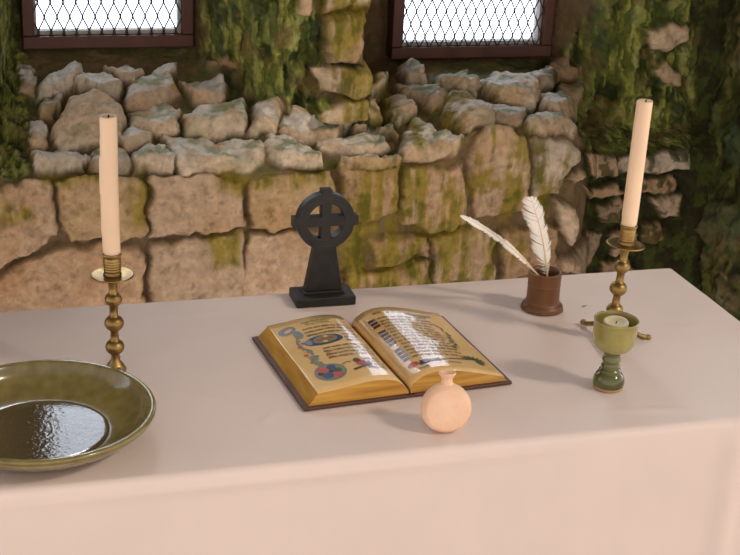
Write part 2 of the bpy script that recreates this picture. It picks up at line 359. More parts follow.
# ------------------------------------------------------------------ the back wall, one continuous masonry surface
rng = random.Random(7)
WINDOWS = [(-.874, -.597, .198), (-.252, .049, .170)]      # outer x0, x1 and bottom of the two wooden frames
WIN_TOP = 1.02
def build_back_wall():
    xs = np.concatenate([np.linspace(-2.4, -1.13, 26), np.arange(-1.12, .3301, .0022)])
    ts = np.concatenate([np.linspace(0, 1, 170), np.linspace(1, 2, 150)[1:], np.linspace(2, 3, 130)[1:], np.linspace(3, 4, 22)[1:]])
    X, T = np.meshgrid(xs, ts, indexing='ij')
    Y, Z = base(X, T); DY, DZ = lift_dir(X, T)
    S = flat(X, T)
    # metre-like coordinates for noise
    wx = X + .010 * (fbm(X * 38, S * 38, 3) - .5) * 2; ws = S + .010 * (fbm(X * 38, S * 38, 9) - .5) * 2
    lift = np.zeros(X.shape); own = np.full(X.shape, -1)
    prox = np.full(X.shape, -1.0)
    YB, ZB = Y.copy(), Z.copy(); topness = np.zeros(X.shape)
    for k, (h, poly) in enumerate(STONES):
        q = [(x, float(flat(np.array(x), np.array(t)))) for x, t in poly]
        tm_ = sum(t for x, t in poly) / len(poly); xm_ = sum(x for x, t in poly) / len(poly)
        ledge = 1.02 < tm_ < 2.0 and xm_ < .05 and h < .03
        x0, x1 = min(p[0] for p in q) - .02, max(p[0] for p in q) + .02; s0, s1 = min(p[1] for p in q) - .02, max(p[1] for p in q) + .02
        ia, ib = np.searchsorted(xs, x0), np.searchsorted(xs, x1)
        sub = np.s_[ia:ib]
        d = poly_sd(wx[sub], ws[sub], q) + (.0035 if ledge else .0045 if xm_ > .02 else .0015)
        d = np.where((S[sub] > s0) & (S[sub] < s1), d, -1)
        rr = random.Random(k * 31 + 5)
        r = .009 if h < .017 else .012
        w = np.clip(d / r, 0, 1); w = np.sqrt(1 - (1 - w) ** 2)       # rounded shoulder
        cx, cs = sum(p[0] for p in q) / len(q), sum(p[1] for p in q) / len(q)
        take = d > np.maximum(prox[sub], 0)
        if ledge:
            # a rock lying on the ledge: upright front face, flat top running back
            ef = rr.uniform(.32, .46); tilt = rr.uniform(-.35, .35); hz = h * rr.uniform(.75, 1.05); yaw = rr.uniform(-.25, .25)
            for c_ in range(d.shape[0]):
                row = np.nonzero(d[c_] > 0)[0]
                if len(row) < 3: continue
                g = ia + c_; l0, l1 = row[0], row[-1]
                e = (np.arange(l0, l1 + 1) - l0) / (l1 - l0)
                rel = (xs[g] - cx) / max(x1 - x0 - .04, .02)
                ya, za, yc, zc = Y[g, l0], Z[g, l0], Y[g, l1], Z[g, l1]
                ya = ya + yaw * (xs[g] - cx) - .004
                H_ = hz * (1 + tilt * rel) + .004
                ybk, zbk = ya + .18 * (yc - ya), max(za + H_, za + .42 * (zc - za))
                zc = zc + .006
                fr = np.clip(e / ef, 0, 1); bk = np.clip((e - ef) / (1 - ef), 0, 1)
                ty = np.where(e < ef, ya + (ybk - ya) * fr ** 1.4, ybk + (yc - ybk) * bk); tz = np.where(e < ef, za + (zbk - za) * fr ** .8, zbk + (zc - zbk) * bk)
                ww = w[c_, l0:l1 + 1] * take[c_, l0:l1 + 1]
                YB[g, l0:l1 + 1] = YB[g, l0:l1 + 1] * (1 - ww) + ty * ww; ZB[g, l0:l1 + 1] = ZB[g, l0:l1 + 1] * (1 - ww) + tz * ww
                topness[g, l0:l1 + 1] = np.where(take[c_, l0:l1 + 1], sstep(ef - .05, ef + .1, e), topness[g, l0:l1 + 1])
            hh = .003 * w
        else:
            ax, as_ = rr.uniform(-.08, .08), rr.uniform(-.06, .10)
            hh = h * w + w * ((X[sub] - cx) * ax + (S[sub] - cs) * as_)
            if h >= .017:
                for _ in range(3):
                    an = rr.uniform(0, 2 * PI); off = rr.uniform(.006, .03)
                    hh = hh - w * np.maximum((X[sub] - cx) * math.cos(an) + (S[sub] - cs) * math.sin(an) - off, 0) * rr.uniform(.2, .45)
        lift[sub] = np.where(take, np.maximum(hh, 0), lift[sub])
        own[sub] = np.where(take, k, own[sub])
        prox[sub] = np.maximum(prox[sub], d)
    inside = sstep(.0, .006, prox)
    Y, Z, Tb = YB, ZB, Z
    P = {k: np.zeros(X.shape) for k in PATCHES}
    for k, L_ in PATCHES.items():
        for poly in L_:
            q = [(x, float(flat(np.array(x), np.array(t)))) for x, t in poly]
            x0, x1 = min(p[0] for p in q) - .04, max(p[0] for p in q) + .04; s0, s1 = min(p[1] for p in q) - .04, max(p[1] for p in q) + .04
            m = (X > x0) & (X < x1) & (S > s0) & (S < s1)
            if not m.any(): continue
            d = poly_sd(wx[m] + .006 * (vnoise(X[m] * 90, S[m] * 60, 5) - .5), ws[m], q)
            pm = P[k][m]; P[k][m] = np.maximum(pm, sstep(-.012, .012, d))
    # everything beyond the traced stretch to the left is mossy rubble too
    left = sstep(-.96, -1.0, X); P['thick'] = np.maximum(P['thick'], left * sstep(.3, .5, S))
    high = sstep(2.7, 3.1, T)
    n_big = fbm3(X * 14, Y * 14, Z * 14, 21); n_mid = fbm3(X * 45, Y * 45, Z * 45, 22); n_fine = fbm3(X * 150, Y * 150, Z * 150, 23, 3)
    strand = fbm3(X * 130, Y * 130, Z * 26, 31, 5); clump = fbm3(X * 34, Y * 34, Z * 20, 33, 4)
    onledge = np.clip(np.minimum((T - .95) / .1, (2.05 - T) / .1), 0, 1)
    thick = np.clip(P['thick'] * 1.15, 0, 1) * (1 - .96 * inside)
    rough_mortar = .006 * (n_mid - .5) + .014 * (n_big - .5)
    lift = lift + rough_mortar + inside * (.006 * (n_mid - .5) + .0022 * (n_fine - .5) + .010 * (fbm3(X * 24, Y * 24, Z * 24, 41) - .5))
    # dark joints are deeper
    lift = lift - (1 - inside) * .006
    ridge = 1 - np.abs(2 * clump - 1)
    lift = lift + thick * (.044 * (clump - .42) + .022 * (strand - .45) + .012 * (n_fine - .5))
    # high parts out of the photograph: plain rubble
    lift = lift + high * .02 * (n_big - .5)
    Yd = Y + DY * lift; Zd = Z + DZ * lift
    Xd = X + .35 * thick * .03 * (fbm3(X * 60, Y * 60, Z * 40, 51) - .5)
    # ---- stain colours (stone, lime, lichen, moss, and skylight painted on the ledge tops)
    c = lambda *a: np.array(lin(*a)[:3])
    st = np.zeros(X.shape + (3,))
    mort = c(146, 124, 92); stones = [c(186, 156, 122), c(178, 146, 110), c(194, 168, 138), c(182, 158, 130), c(188, 160, 120)]
    grey = [c(208, 186, 158), c(212, 196, 176), c(204, 174, 142), c(214, 192, 162)]
    st[:] = mort * .85
    dk = sstep(.38, .62, n_mid)[..., None]
    st = st * (1 - .35 * dk * (onledge[..., None])) 
    for k, (h, poly) in enumerate(STONES):
        rr = random.Random(k * 7 + 1)
        m = own == k
        pal = stones if h < .017 else (grey + stones[2:4])
        cc = pal[rr.randrange(len(pal))] * rr.uniform(.9, 1.06)
        st[m] = cc
    soft = inside[..., None]
    st = st * soft + (mort * .8) * (1 - soft)
    # ochre mottling and pits
    st = st * (1 - .30 * sstep(.5, .75, n_big)[..., None] * np.array([.35, .6, .9]))
    st = st * (1 - .25 * sstep(.68, .8, fbm3(X * 120, Y * 120, Z * 120, 61, 3))[..., None])
    # darker earthy band along the joints of the ledge and of the damp right-hand rubble
    def over(st, colr, a): a = np.clip(a, 0, 1)[..., None]; return st * (1 - a) + colr * a
    joint = (1 - inside)
    st = over(st, c(116, 98, 66), joint * onledge * (X < .05) * (.3 + .5 * (n_mid > .5)))
    st = over(st, c(96, 104, 58), joint * onledge * (X < .05) * sstep(.48, .62, fbm3(X * 30, Y * 30, Z * 30, 67)) * .8)
    # pale grey green lichen crust on ledge stones, plus skylight painted on tops
    lich_sky = inside * onledge * (X < .02) * sstep(.42, .62, fbm3(X * 26 + 4, Y * 26, Z * 26, 71) + .12 * (n_fine - .5))
    st = over(st, c(206, 206, 198), lich_sky * (.20 + .3 * topness))
    st = over(st, c(214, 212, 204), inside * topness * (X < .03) * sstep(.30, .52, fbm3(X * 40 + 2, Y * 40, Z * 40, 75)) * .85)  # whitens the upward tops to paint in window skylight
    st = over(st, c(120, 138, 96), inside * onledge * sstep(.54, .68, fbm3(X * 36 + 9, Y * 36, Z * 36, 73)) * (.25 + .4 * topness))
    # yellow green algae films with downward runs
    run = fbm3(X * 75, Y * 75, Z * 9, 81, 4); blot = fbm3(X * 30, Y * 30, Z * 24, 83, 4)
    film = P['film'] * sstep(.40, .60, .55 * run + .45 * blot + .04)
    st = over(st, c(140, 124, 34), film * .86)
    st = over(st, c(92, 92, 28), P['film'] * sstep(.52, .68, .5 * run + .5 * fbm3(X * 60, Y * 60, Z * 40, 85)) * .75)
    # brown damp stone round the window reveals
    st = over(st, c(84, 66, 42) * (.8 + .5 * n_mid[..., None]), P['brown'] * .85)
    # dark crevices and right-hand corner
    darkm = P['dark'] * (1 - .9 * inside)
    st = over(st, c(44, 46, 22) * (.6 + .9 * n_mid[..., None]), darkm * .95)
    st = over(st, c(74, 86, 34), darkm * sstep(.5, .62, fbm3(X * 48, Y * 48, Z * 40, 91)) * .8)
    st = over(st, c(70, 72, 30), P['dark'] * inside * sstep(.56, .66, n_mid) * .8)
    # the thick moss
    mcol = np.zeros_like(st); mcol[:] = c(96, 104, 46)
    mcol = over(mcol, c(150, 154, 74), sstep(.46, .64, strand))
    mcol = over(mcol, c(172, 172, 106), sstep(.60, .74, fbm3(X * 80, Y * 80, Z * 20, 95)) * .8)
    mcol = over(mcol, c(38, 48, 20), sstep(.50, .66, fbm3(X * 40, Y * 40, Z * 22, 97)) * .85)
    mcol = over(mcol, c(60, 92, 66), sstep(.56, .68, fbm3(X * 22, Y * 22, Z * 18, 99)) * .22)
    mcol = over(mcol, c(120, 104, 62), sstep(.60, .72, fbm3(X * 26, Y * 26, Z * 26, 101)) * .7)
    st = over(st, mcol.copy() if False else 0, 0 * thick) if False else st * (1 - thick[..., None]) + mcol * thick[..., None]
    nx, ntt = X.shape
    verts = np.stack([Xd, Yd, Zd + TOP], -1).reshape(-1, 3)
    ii, jj = np.meshgrid(np.arange(nx - 1), np.arange(ntt - 1), indexing='ij')
    a = ii * ntt + jj; quads = np.stack([a, a + ntt, a + ntt + 1, a + 1], -1)
    cxm = .5 * (X[:-1, :-1] + X[1:, 1:]); czm = .5 * (Tb[:-1, :-1] + Tb[1:, 1:]); tm = .5 * (T[:-1, :-1] + T[1:, 1:])
    hole = np.zeros(cxm.shape, bool)
    for x0, x1, zb in WINDOWS:
        hole |= (cxm > x0 + .010) & (cxm < x1 - .010) & (czm > zb + .010) & (czm < WIN_TOP - .012) & (tm > 2)
    quads = quads[~hole]
    me = bpy.data.meshes.new('wall_back')
    nq = len(quads)
    me.vertices.add(len(verts)); me.vertices.foreach_set('co', verts.ravel())
    me.loops.add(nq * 4); me.loops.foreach_set('vertex_index', quads.ravel())
    me.polygons.add(nq); me.polygons.foreach_set('loop_start', np.arange(nq) * 4); me.polygons.foreach_set('loop_total', np.full(nq, 4))
    me.update(calc_edges=True)
    me.polygons.foreach_set('use_smooth', np.ones(nq, bool))
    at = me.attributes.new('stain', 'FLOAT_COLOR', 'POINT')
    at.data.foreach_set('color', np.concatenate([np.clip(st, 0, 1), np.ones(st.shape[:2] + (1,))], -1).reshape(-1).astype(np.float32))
    am = me.attributes.new('moss', 'FLOAT', 'POINT'); am.data.foreach_set('value', thick.reshape(-1).astype(np.float32))
    me.materials.append(M['wall']); me.validate()
    o = bpy.data.objects.new('wall_back', me); col.objects.link(o)
    o['kind'] = 'structure'
    o['label'] = 'rough rubble stone wall with mossy piers and ledge behind the altar'
    return o
build_back_wall()

def build_side_wall():
    """the damp mossy wall that closes the bay on the right"""
    ys = np.arange(.62, -.081, -.0035); zs = np.concatenate([np.linspace(-.9, -.3, 20), np.arange(-.295, .40, .0035), np.linspace(.41, 1.30, 20)])
    Yg, Zg = np.meshgrid(ys, zs, indexing='ij')
    n1 = fbm(Yg * 13, Zg * 13, 201); n2 = fbm(Yg * 42, Zg * 30, 203); n3 = fbm(Yg * 120, Zg * 90, 205, 3); st1 = fbm(Yg * 70, Zg * 20, 207)
    Xg = .292 - .05 * (n1 - .5) - .028 * (n2 - .5) - .010 * (n3 - .5)
    c = lambda *a: np.array(lin(*a)[:3])
    def over(st, colr, a): a = np.clip(a, 0, 1)[..., None]; return st * (1 - a) + colr * a
    st = np.zeros(Xg.shape + (3,)); st[:] = c(70, 74, 32)
    st = over(st, c(40, 44, 20), sstep(.48, .62, n2)); st = over(st, c(104, 106, 50), sstep(.5, .64, st1) * .8)
    st = over(st, c(120, 104, 72), sstep(.56, .66, n1) * .6); st = over(st, c(76, 98, 66), sstep(.55, .7, fbm(Yg * 20, Zg * 20, 209)) * .6)
    ny, nz = Yg.shape
    verts = np.stack([Xg, Yg, Zg + TOP], -1).reshape(-1, 3)
    ii, jj = np.meshgrid(np.arange(ny - 1), np.arange(nz - 1), indexing='ij'); a = ii * nz + jj
    quads = np.stack([a, a + nz, a + nz + 1, a + 1], -1).reshape(-1, 4)
    o = link_mesh('wall_right', verts, quads.tolist(), M['wall'])
    me = o.data
    at = me.attributes.new('stain', 'FLOAT_COLOR', 'POINT')
    at.data.foreach_set('color', np.concatenate([st, np.ones(st.shape[:2] + (1,))], -1).reshape(-1).astype(np.float32))
    am = me.attributes.new('moss', 'FLOAT', 'POINT'); am.data.foreach_set('value', np.ones(ny * nz, np.float32))
    o['kind'] = 'structure'; o['label'] = 'dark damp mossy side wall at the right end of the altar'
build_side_wall()

f = link_mesh('floor', *box(-2.4, 1.6, -2.6, .72, -.06, 0), M['floor'], smooth=False); f['kind'] = 'structure'
f = link_mesh('overhead_blocker', *box(-2.4, .45, -1.15, .72, TOP + 1.28, TOP + 1.36), M['overhead_blocker'], smooth=False); f['kind'] = 'structure'  # unseen slab added overhead to keep light off the altar top

# ------------------------------------------------------------------ windows
def window(n, x0, x1, zb, label):
    fw = .0195; fb = .021; y0, y1 = .602, .652; z0, z1 = TOP + zb, TOP + WIN_TOP
    bm = bm_of(merge(box(x0, x1, y0, y1, z0, z0 + fb), box(x0, x1, y0, y1, z1 - fw, z1), box(x0, x0 + fw, y0 + .0012, y1, z0 + fb, z1 - fw), box(x1 - fw, x1, y0 + .0012, y1, z0 + fb, z1 - fw)))
    w = from_bm(f'window_{n}', bm, M['wood_dark'], bevel=.0025); w['kind'] = 'structure'; w['label'] = label
    a0, a1, b0, b1 = x0 + fw, x1 - fw, z0 + fb, z1 - fw
    t = .007
    bd = from_bm('glazing_strip', bm_of(merge(box(a0, a1, y0 + .012, y0 + .032, b0, b0 + t), box(a0, a1, y0 + .012, y0 + .032, b1 - t, b1), box(a0, a0 + t * .6, y0 + .012, y0 + .032, b0 + t, b1 - t), box(a1 - t * .8, a1, y0 + .012, y0 + .032, b0 + t, b1 - t))), M['bead'], w, bevel=.001)
    bd['label'] = 'pale putty strip round the glass'
    link_mesh('pane', *box(a0 + .001, a1 - .001, y0 + .026, y0 + .029, b0 + .002, b1 - .002), glass(), w, smooth=False)
    # expanded diamond mesh: wavy strands that touch at the nodes
    px, pz = (.0101, .047) if n == 1 else (.0091, .044)
    parts = []; i = 0; x = a0 + px * .1
    while x < a1 + px:
        path = []; steps = int((b1 - b0) / pz * 12)
        for k in range(steps + 1):
            z = b0 + (b1 - b0) * k / steps
            ph = (z - b0) / pz * 2 * PI + (2.2 if n == 1 else .6)
            q = .6 * math.cos(ph) + .4 * math.asin(math.cos(ph)) * 2 / PI
            xx = x + (px * .48 * q if i % 2 else -px * .48 * q)
            if a0 - .002 < xx < a1 + .002: path.append((xx, y0 + .006 + .001 * math.sin(ph), z))
            elif len(path) > 1: parts.append(tube(path, .0013, 6)); path = []
            else: path = []
        if len(path) > 1: parts.append(tube(path, .0013, 6))
        i += 1; x += px
    g = link_mesh('wire_lattice', *merge(*parts), M['wire'], w); g['label'] = 'dark diamond wire mesh across the window'
    # screw heads on the frame
    return w
_gl = []
def glass():
    if _gl: return _gl[0]
    m = bpy.data.materials.new('window glass'); m.use_nodes = True; nt = m.node_tree; N = nt.nodes
    N.remove(N['Principled BSDF']); out = N['Material Output']
    tr = N.new('ShaderNodeBsdfTransparent'); tr.inputs['Color'].default_value = (.97, .98, 1, 1)
    gl = N.new('ShaderNodeBsdfGlossy'); gl.inputs['Roughness'].default_value = .02
    mx = N.new('ShaderNodeMixShader'); fr = N.new('ShaderNodeFresnel'); fr.inputs['IOR'].default_value = 1.45
    nt.links.new(fr.outputs['Fac'], mx.inputs['Fac']); nt.links.new(tr.outputs['BSDF'], mx.inputs[1]); nt.links.new(gl.outputs['BSDF'], mx.inputs[2]); nt.links.new(mx.outputs['Shader'], out.inputs['Surface'])
    _gl.append(m); return m
window(1, *WINDOWS[0], 'left window in a dark brown wooden frame behind diamond wire')
window(2, *WINDOWS[1], 'right window in a dark brown wooden frame behind diamond wire')
# ------------------------------------------------------------------ altar and its cloth
CL_Y0, CL_Y1, CL_X0, CL_X1 = -.455, .004, -1.30, .002
def build_cloth():
    r = .009; zb = -.72
    def axis(a, b, step): return np.linspace(a, b, max(2, int(abs(b - a) / step) + 1))
    gx = np.concatenate([axis(CL_X0, CL_X1, .006)]); gy = axis(CL_Y0, CL_Y1, .006); gz = np.concatenate([np.linspace(0, -.02, 9)[:-1], np.linspace(-.02, -.16, 26)[:-1], np.linspace(-.16, zb, 40)])
    gx = np.unique(np.concatenate([gx, np.linspace(CL_X1 - .02, CL_X1, 9), np.linspace(CL_X0, CL_X0 + .02, 9)])); gy = np.unique(np.concatenate([gy, np.linspace(CL_Y0, CL_Y0 + .02, 9), np.linspace(CL_Y1 - .02, CL_Y1, 9)]))
    bm = bmesh.new(); idx = {}
    def v(x, y, z):
        k = (round(x, 5), round(y, 5), round(z, 5))
        if k not in idx: idx[k] = bm.verts.new((x, y, z))
        return idx[k]
    def grid(A, B, fn):
        for i in range(len(A) - 1):
            for j in range(len(B) - 1):
                bm.faces.new((fn(A[i], B[j]), fn(A[i + 1], B[j]), fn(A[i + 1], B[j + 1]), fn(A[i], B[j + 1])))
    grid(gx, gy, lambda a, b: v(a, b, 0))
    grid(gx, gz[::-1], lambda a, b: v(a, CL_Y0, b))
    grid(gx, gz, lambda a, b: v(a, CL_Y1, b))
    grid(gy, gz[::-1], lambda a, b: v(CL_X1, a, b))
    grid(gy, gz, lambda a, b: v(CL_X0, a, b))
    P = np.array([q.co[:] for q in bm.verts])
    inner = np.stack([np.clip(P[:, 0], CL_X0 + r, CL_X1 - r), np.clip(P[:, 1], CL_Y0 + r, CL_Y1 - r), np.minimum(P[:, 2], -r)], -1)
    D = P - inner; Ln = np.linalg.norm(D, axis=1, keepdims=True); Nn = D / np.maximum(Ln, 1e-9)
    Q = inner + Nn * r
    x, y, z = P.T
    up = Nn[:, 2]
    # gentle waviness and creases
    disp = .0012 * (fbm(x * 9, y * 9, 301) - .85) * up
    def crease(ax, ay, bx, by, h, w):
        ex, ey = bx - ax, by - ay; L2 = ex * ex + ey * ey
        t = np.clip(((x - ax) * ex + (y - ay) * ey) / L2, 0, 1)
        d = np.hypot(x - ax - t * ex, y - ay - t * ey)
        return 1.7 * h * np.exp(-(d / w) ** 2) * np.sin(PI * np.clip(t, .02, .98)) * (up > .5)
    for q in [(-.30, -.405, -.18, -.425, .0014, .006), (-.78, -.25, -.69, -.33, .0012, .008), (-.66, -.33, -.69, -.37, .0010, .006), (-.80, -.055, -.62, -.045, .0008, .006),
              (-.62, -.07, -.50, -.075, .0009, .006), (-.497, -.42, -.50, -.455, .0014, .004), (-.12, -.20, -.06, -.205, .0009, .005), (-.10, -.33, -.03, -.34, .0010, .006), (-.36, -.02, -.20, -.03, .0008, .008), (-.15, -.05, -.04, -.06, .0007, .006)]:
        disp = disp + crease(*q)
    hang = np.clip(-z / .5, 0, 1)
    fr = (Nn[:, 1] < -.5)
    disp = disp + fr * (hang * .014 * (fbm(x * 5, z * .8, 303) - .4) + .0016 * (fbm(x * 14, z * 5, 305) - .5) * np.clip(-z / .04, 0, 1))
    disp = disp + fr * .006 * np.exp(-((x + .150 - .02 * z) / .016) ** 2) * np.clip(-z / .03, 0, 1)
    disp = disp + fr * .002 * np.exp(-((z + .017) / .006) ** 2) * (.5 + .5 * np.sin(x * 7))
    disp = disp + (Nn[:, 0] > .5) * hang * .02 * (fbm(y * 6, z, 307) - .3)
    Q = Q + Nn * disp[:, None]
    for q, p in zip(bm.verts, Q): q.co = (p[0], p[1], p[2] + TOP)
    return from_bm('tablecloth', bm, M['cloth'], smooth=True)
cl = build_cloth(); tag(cl, 'plain off white linen cloth covering the whole altar and hanging down its front', 'tablecloth')
alt = empty('altar_table', ((CL_X0 + CL_X1) / 2, (CL_Y0 + CL_Y1) / 2, 0)); tag(alt, 'long timber altar table carrying the off white linen cloth and everything on it', 'table')
hw, hd = (CL_X1 - CL_X0) / 2 - .008, (CL_Y1 - CL_Y0) / 2 - .008
from_bm('table_top', bm_of(box(-hw, hw, -hd, hd, TOP - .045, TOP - .0015)), M['plank'], alt, bevel=.004)
for sx in (-1, 1):
    for sy in (-1, 1):
        from_bm('leg', bm_of(box(sx * (hw - .04) - .03, sx * (hw - .04) + .03, sy * (hd - .04) - .03, sy * (hd - .04) + .03, 0, TOP - .045)), M['plank'], alt, bevel=.003)

Z0 = TOP + .0004
# ------------------------------------------------------------------ candlesticks and candles
def candlestick(loc, tilt, label, foot_angles, k=1.0):
    e = empty('candlestick', loc, tilt); tag(e, label, 'candlestick', 'brass candlesticks on the altar')
    stem = [(0, .006), (.010, .006), (.012, .010), (.0125, .014), (.009, .020), (.0056, .0245), (.0048, .028)]
    def bead(z, r):
        a0 = math.acos(.0048 / r)
        return [(r * math.cos(a), z + r * .88 * math.sin(a)) for a in [a0 * (k / 6 - 1) for k in range(13)]]
    for zc, r in ((.0415, .0108), (.0710, .0110), (.1000, .0098)): stem += bead(zc, r)
    stem += [(.0048, .114), (.0052, .119), (.0064, .1245), (.0072, .128), (0, .128)]
    link_mesh('stem', *lathe(stem, 36), M['brass'], e)
    pan = [(0, .1275), (.010, .1275), (.0210, .1280), (.0238, .1290), (.0240, .1304), (.0228, .1308), (.0200, .1300), (.0100, .1298), (0, .1298)]
    link_mesh('drip_pan', *lathe(pan, 48), M['brass'], e)
    soc = [(0, .1295), (.0100, .1295), (.0104, .1310), (.0094, .1330)]
    for z in (.136, .139, .142, .145, .148): soc += [(.0094, z - .0008), (.0099, z), (.0094, z + .0008)]
    soc += [(.0096, .1515), (.0107, .1540), (.0107, .1553), (.0102, .1558), (.0092, .1550), (.0092, .140), (0, .140)]
    link_mesh('socket', *lathe(soc, 40), M['brass'], e)
    for a in foot_angles:
        d = Vector((math.cos(a), math.sin(a), 0))
        p = [d * .004 + Vector((0, 0, .015)), d * .016 + Vector((0, 0, .0155)), d * .028 + Vector((0, 0, .012)), d * .040 + Vector((0, 0, .0065)), d * .047 + Vector((0, 0, .0040)), d * .051 + Vector((0, 0, .0040))]
        vs, fs = tube(p, [.0045, .0042, .0034, .0032, .0036, .0024], 10)
        kv, kf = lathe([(0, -.0040), (.0030, -.0030), (.0046, 0), (.0030, .0030), (0, .0040)], 14)
        link_mesh('leg', *merge((vs, fs), ([(x + d.x * .052, y + d.y * .052, z + .0040) for x, y, z in kv], kf)), M['brass'], e)
    return e
def candle(loc, tilt, label, L, r, seed):
    n = 40; rr = random.Random(seed); vs, fs, rows = [], [], []
    prof = [(0, 0), (r * .84, 0), (r * .86, .0145), (r * .99, .0162)] + [(r * (1 - .05 * i / 30), .0165 + (L - .0185) * i / 30) for i in range(1, 31)] + [(r * .88, L), (r * .62, L - .0015), (r * .34, L - .004), (0, L - .0045)]
    vs, fs = lathe(prof, n)
    # old wax runs down one side
    runs = [(rr.uniform(2.2, 3.9), rr.uniform(.3, .95) * L, rr.uniform(.02, .10), rr.uniform(.0004, .0011)) for _ in range(7)]
    out = []
    for x, y, z in vs:
        a = math.atan2(y, x) % (2 * PI); q = math.hypot(x, y); g = 0
        if q > r * .8 and z > .017:
            for ra, zt, ln, h in runs:
                if z <= L - .001: g += h * math.exp(-((a - ra) / .12) ** 2) * (1 if zt - ln < z < zt + .4 * L else 0)
            g += .0003 * math.sin(a * 3 + z * 30 + seed)
        out.append((x + x / max(q, 1e-6) * g, y + y / max(q, 1e-6) * g, z))
    o = link_mesh('candle', out, fs, M['wax'], loc=loc, rot=tilt); tag(o, label, 'candle', 'tall candles in the brass sticks')
    wk = link_mesh('wick', *tube([(0, 0, L - .006), (.0003, .0002, L - .001), (.0010, .0002, L + .0012)], [.0011, .0011, .0006], 8), M['wick'], o)
    return o
def stand(loc, tilt_s, tilt_c, labels, feet, L, r, seed):
    candlestick(loc, tilt_s, labels[0], feet)
    up = Matrix.Rotation(tilt_s[1], 3, 'Y') @ Matrix.Rotation(tilt_s[0], 3, 'X') @ Vector((0, 0, .1405))
    candle(Vector(loc) + up, tilt_c, labels[1], L, r, seed)
stand((-.8275, -.2245, Z0), (0, R(-.6), 0), (0, R(-.3), 0), ('brass beaded candlestick behind the olive bowl at the left end of the altar', 'ivory candle in the brass stick behind the olive bowl'), (R(-72), R(190), R(82)), .172, .0095, 3)
stand((-.2060, -.2255, Z0), (0, R(2.9), 0), (0, R(.9), 0), ('brass beaded candlestick leaning slightly behind the green goblet at right', 'ivory candle with wax runs leaning in the brass stick behind the green goblet'), (R(-4), R(106), R(-118)), .172, .0095, 8)

# ------------------------------------------------------------------ black ringed cross
def build_cross():
    e = empty('celtic_cross', (-.534, -.034, Z0)); tag(e, 'black ringed stone cross on a slab base at the back behind the book', 'cross')
    from_bm('base_slab', bm_of(box(-.040, .040, -.024, .022, 0, .0125)), M['black_stone'], e, bevel=.0015)
    from_bm('plinth_step', bm_of(box(-.0275, .0275, -.012, .012, .0122, .0165)), M['black_stone'], e, bevel=.001)
    th = .0075; zc = .112; parts = []
    def prism(poly, t0, t1):
        n = len(poly); vs = [(x, t0, z) for x, z in poly] + [(x, t1, z) for x, z in poly]
        fs = [tuple(range(n)), tuple(range(2 * n - 1, n - 1, -1))] + [(i, i + n, (i + 1) % n + n, (i + 1) % n) for i in range(n)]
        return vs, fs
    sh = from_bm('shaft', bm_of(prism([(-.0250, .0163), (.0250, .0163), (.0140, .0795), (-.0140, .0795)], -th * 1.06, th * 1.06)), M['black_stone'], e, bevel=.0012)
    # ring
    n = 64; ro, ri = .0385, .0245; vs, fs = [], []
    for i in range(n):
        a = 2 * PI * i / n
        for rr_ in (ro, ri):
            for y in (-th, th): vs.append((rr_ * math.cos(a), y, zc + rr_ * math.sin(a)))
    for i in range(n):
        a, b = i * 4, ((i + 1) % n) * 4
        fs += [(a, b, b + 1, a + 1), (a + 2, a + 3, b + 3, b + 2), (a, a + 2, b + 2, b), (a + 1, b + 1, b + 3, a + 3)]
    from_bm('ring', bm_of((vs, fs)), M['black_stone'], e, bevel=.001)
    from_bm('cross_arms', bm_of(merge(prism([(-.0072, .078), (.0072, .078), (.0062, zc), (.0072, zc + .0430), (-.0072, zc + .0430), (-.0062, zc)], -th * .96, th * .96), prism([(-.0440, zc - .0068), (.0440, zc - .0068), (.0440, zc + .0068), (-.0440, zc + .0068)], -th * .93, th * .93))), M['black_stone'], e, bevel=.001)
    return e
build_cross()

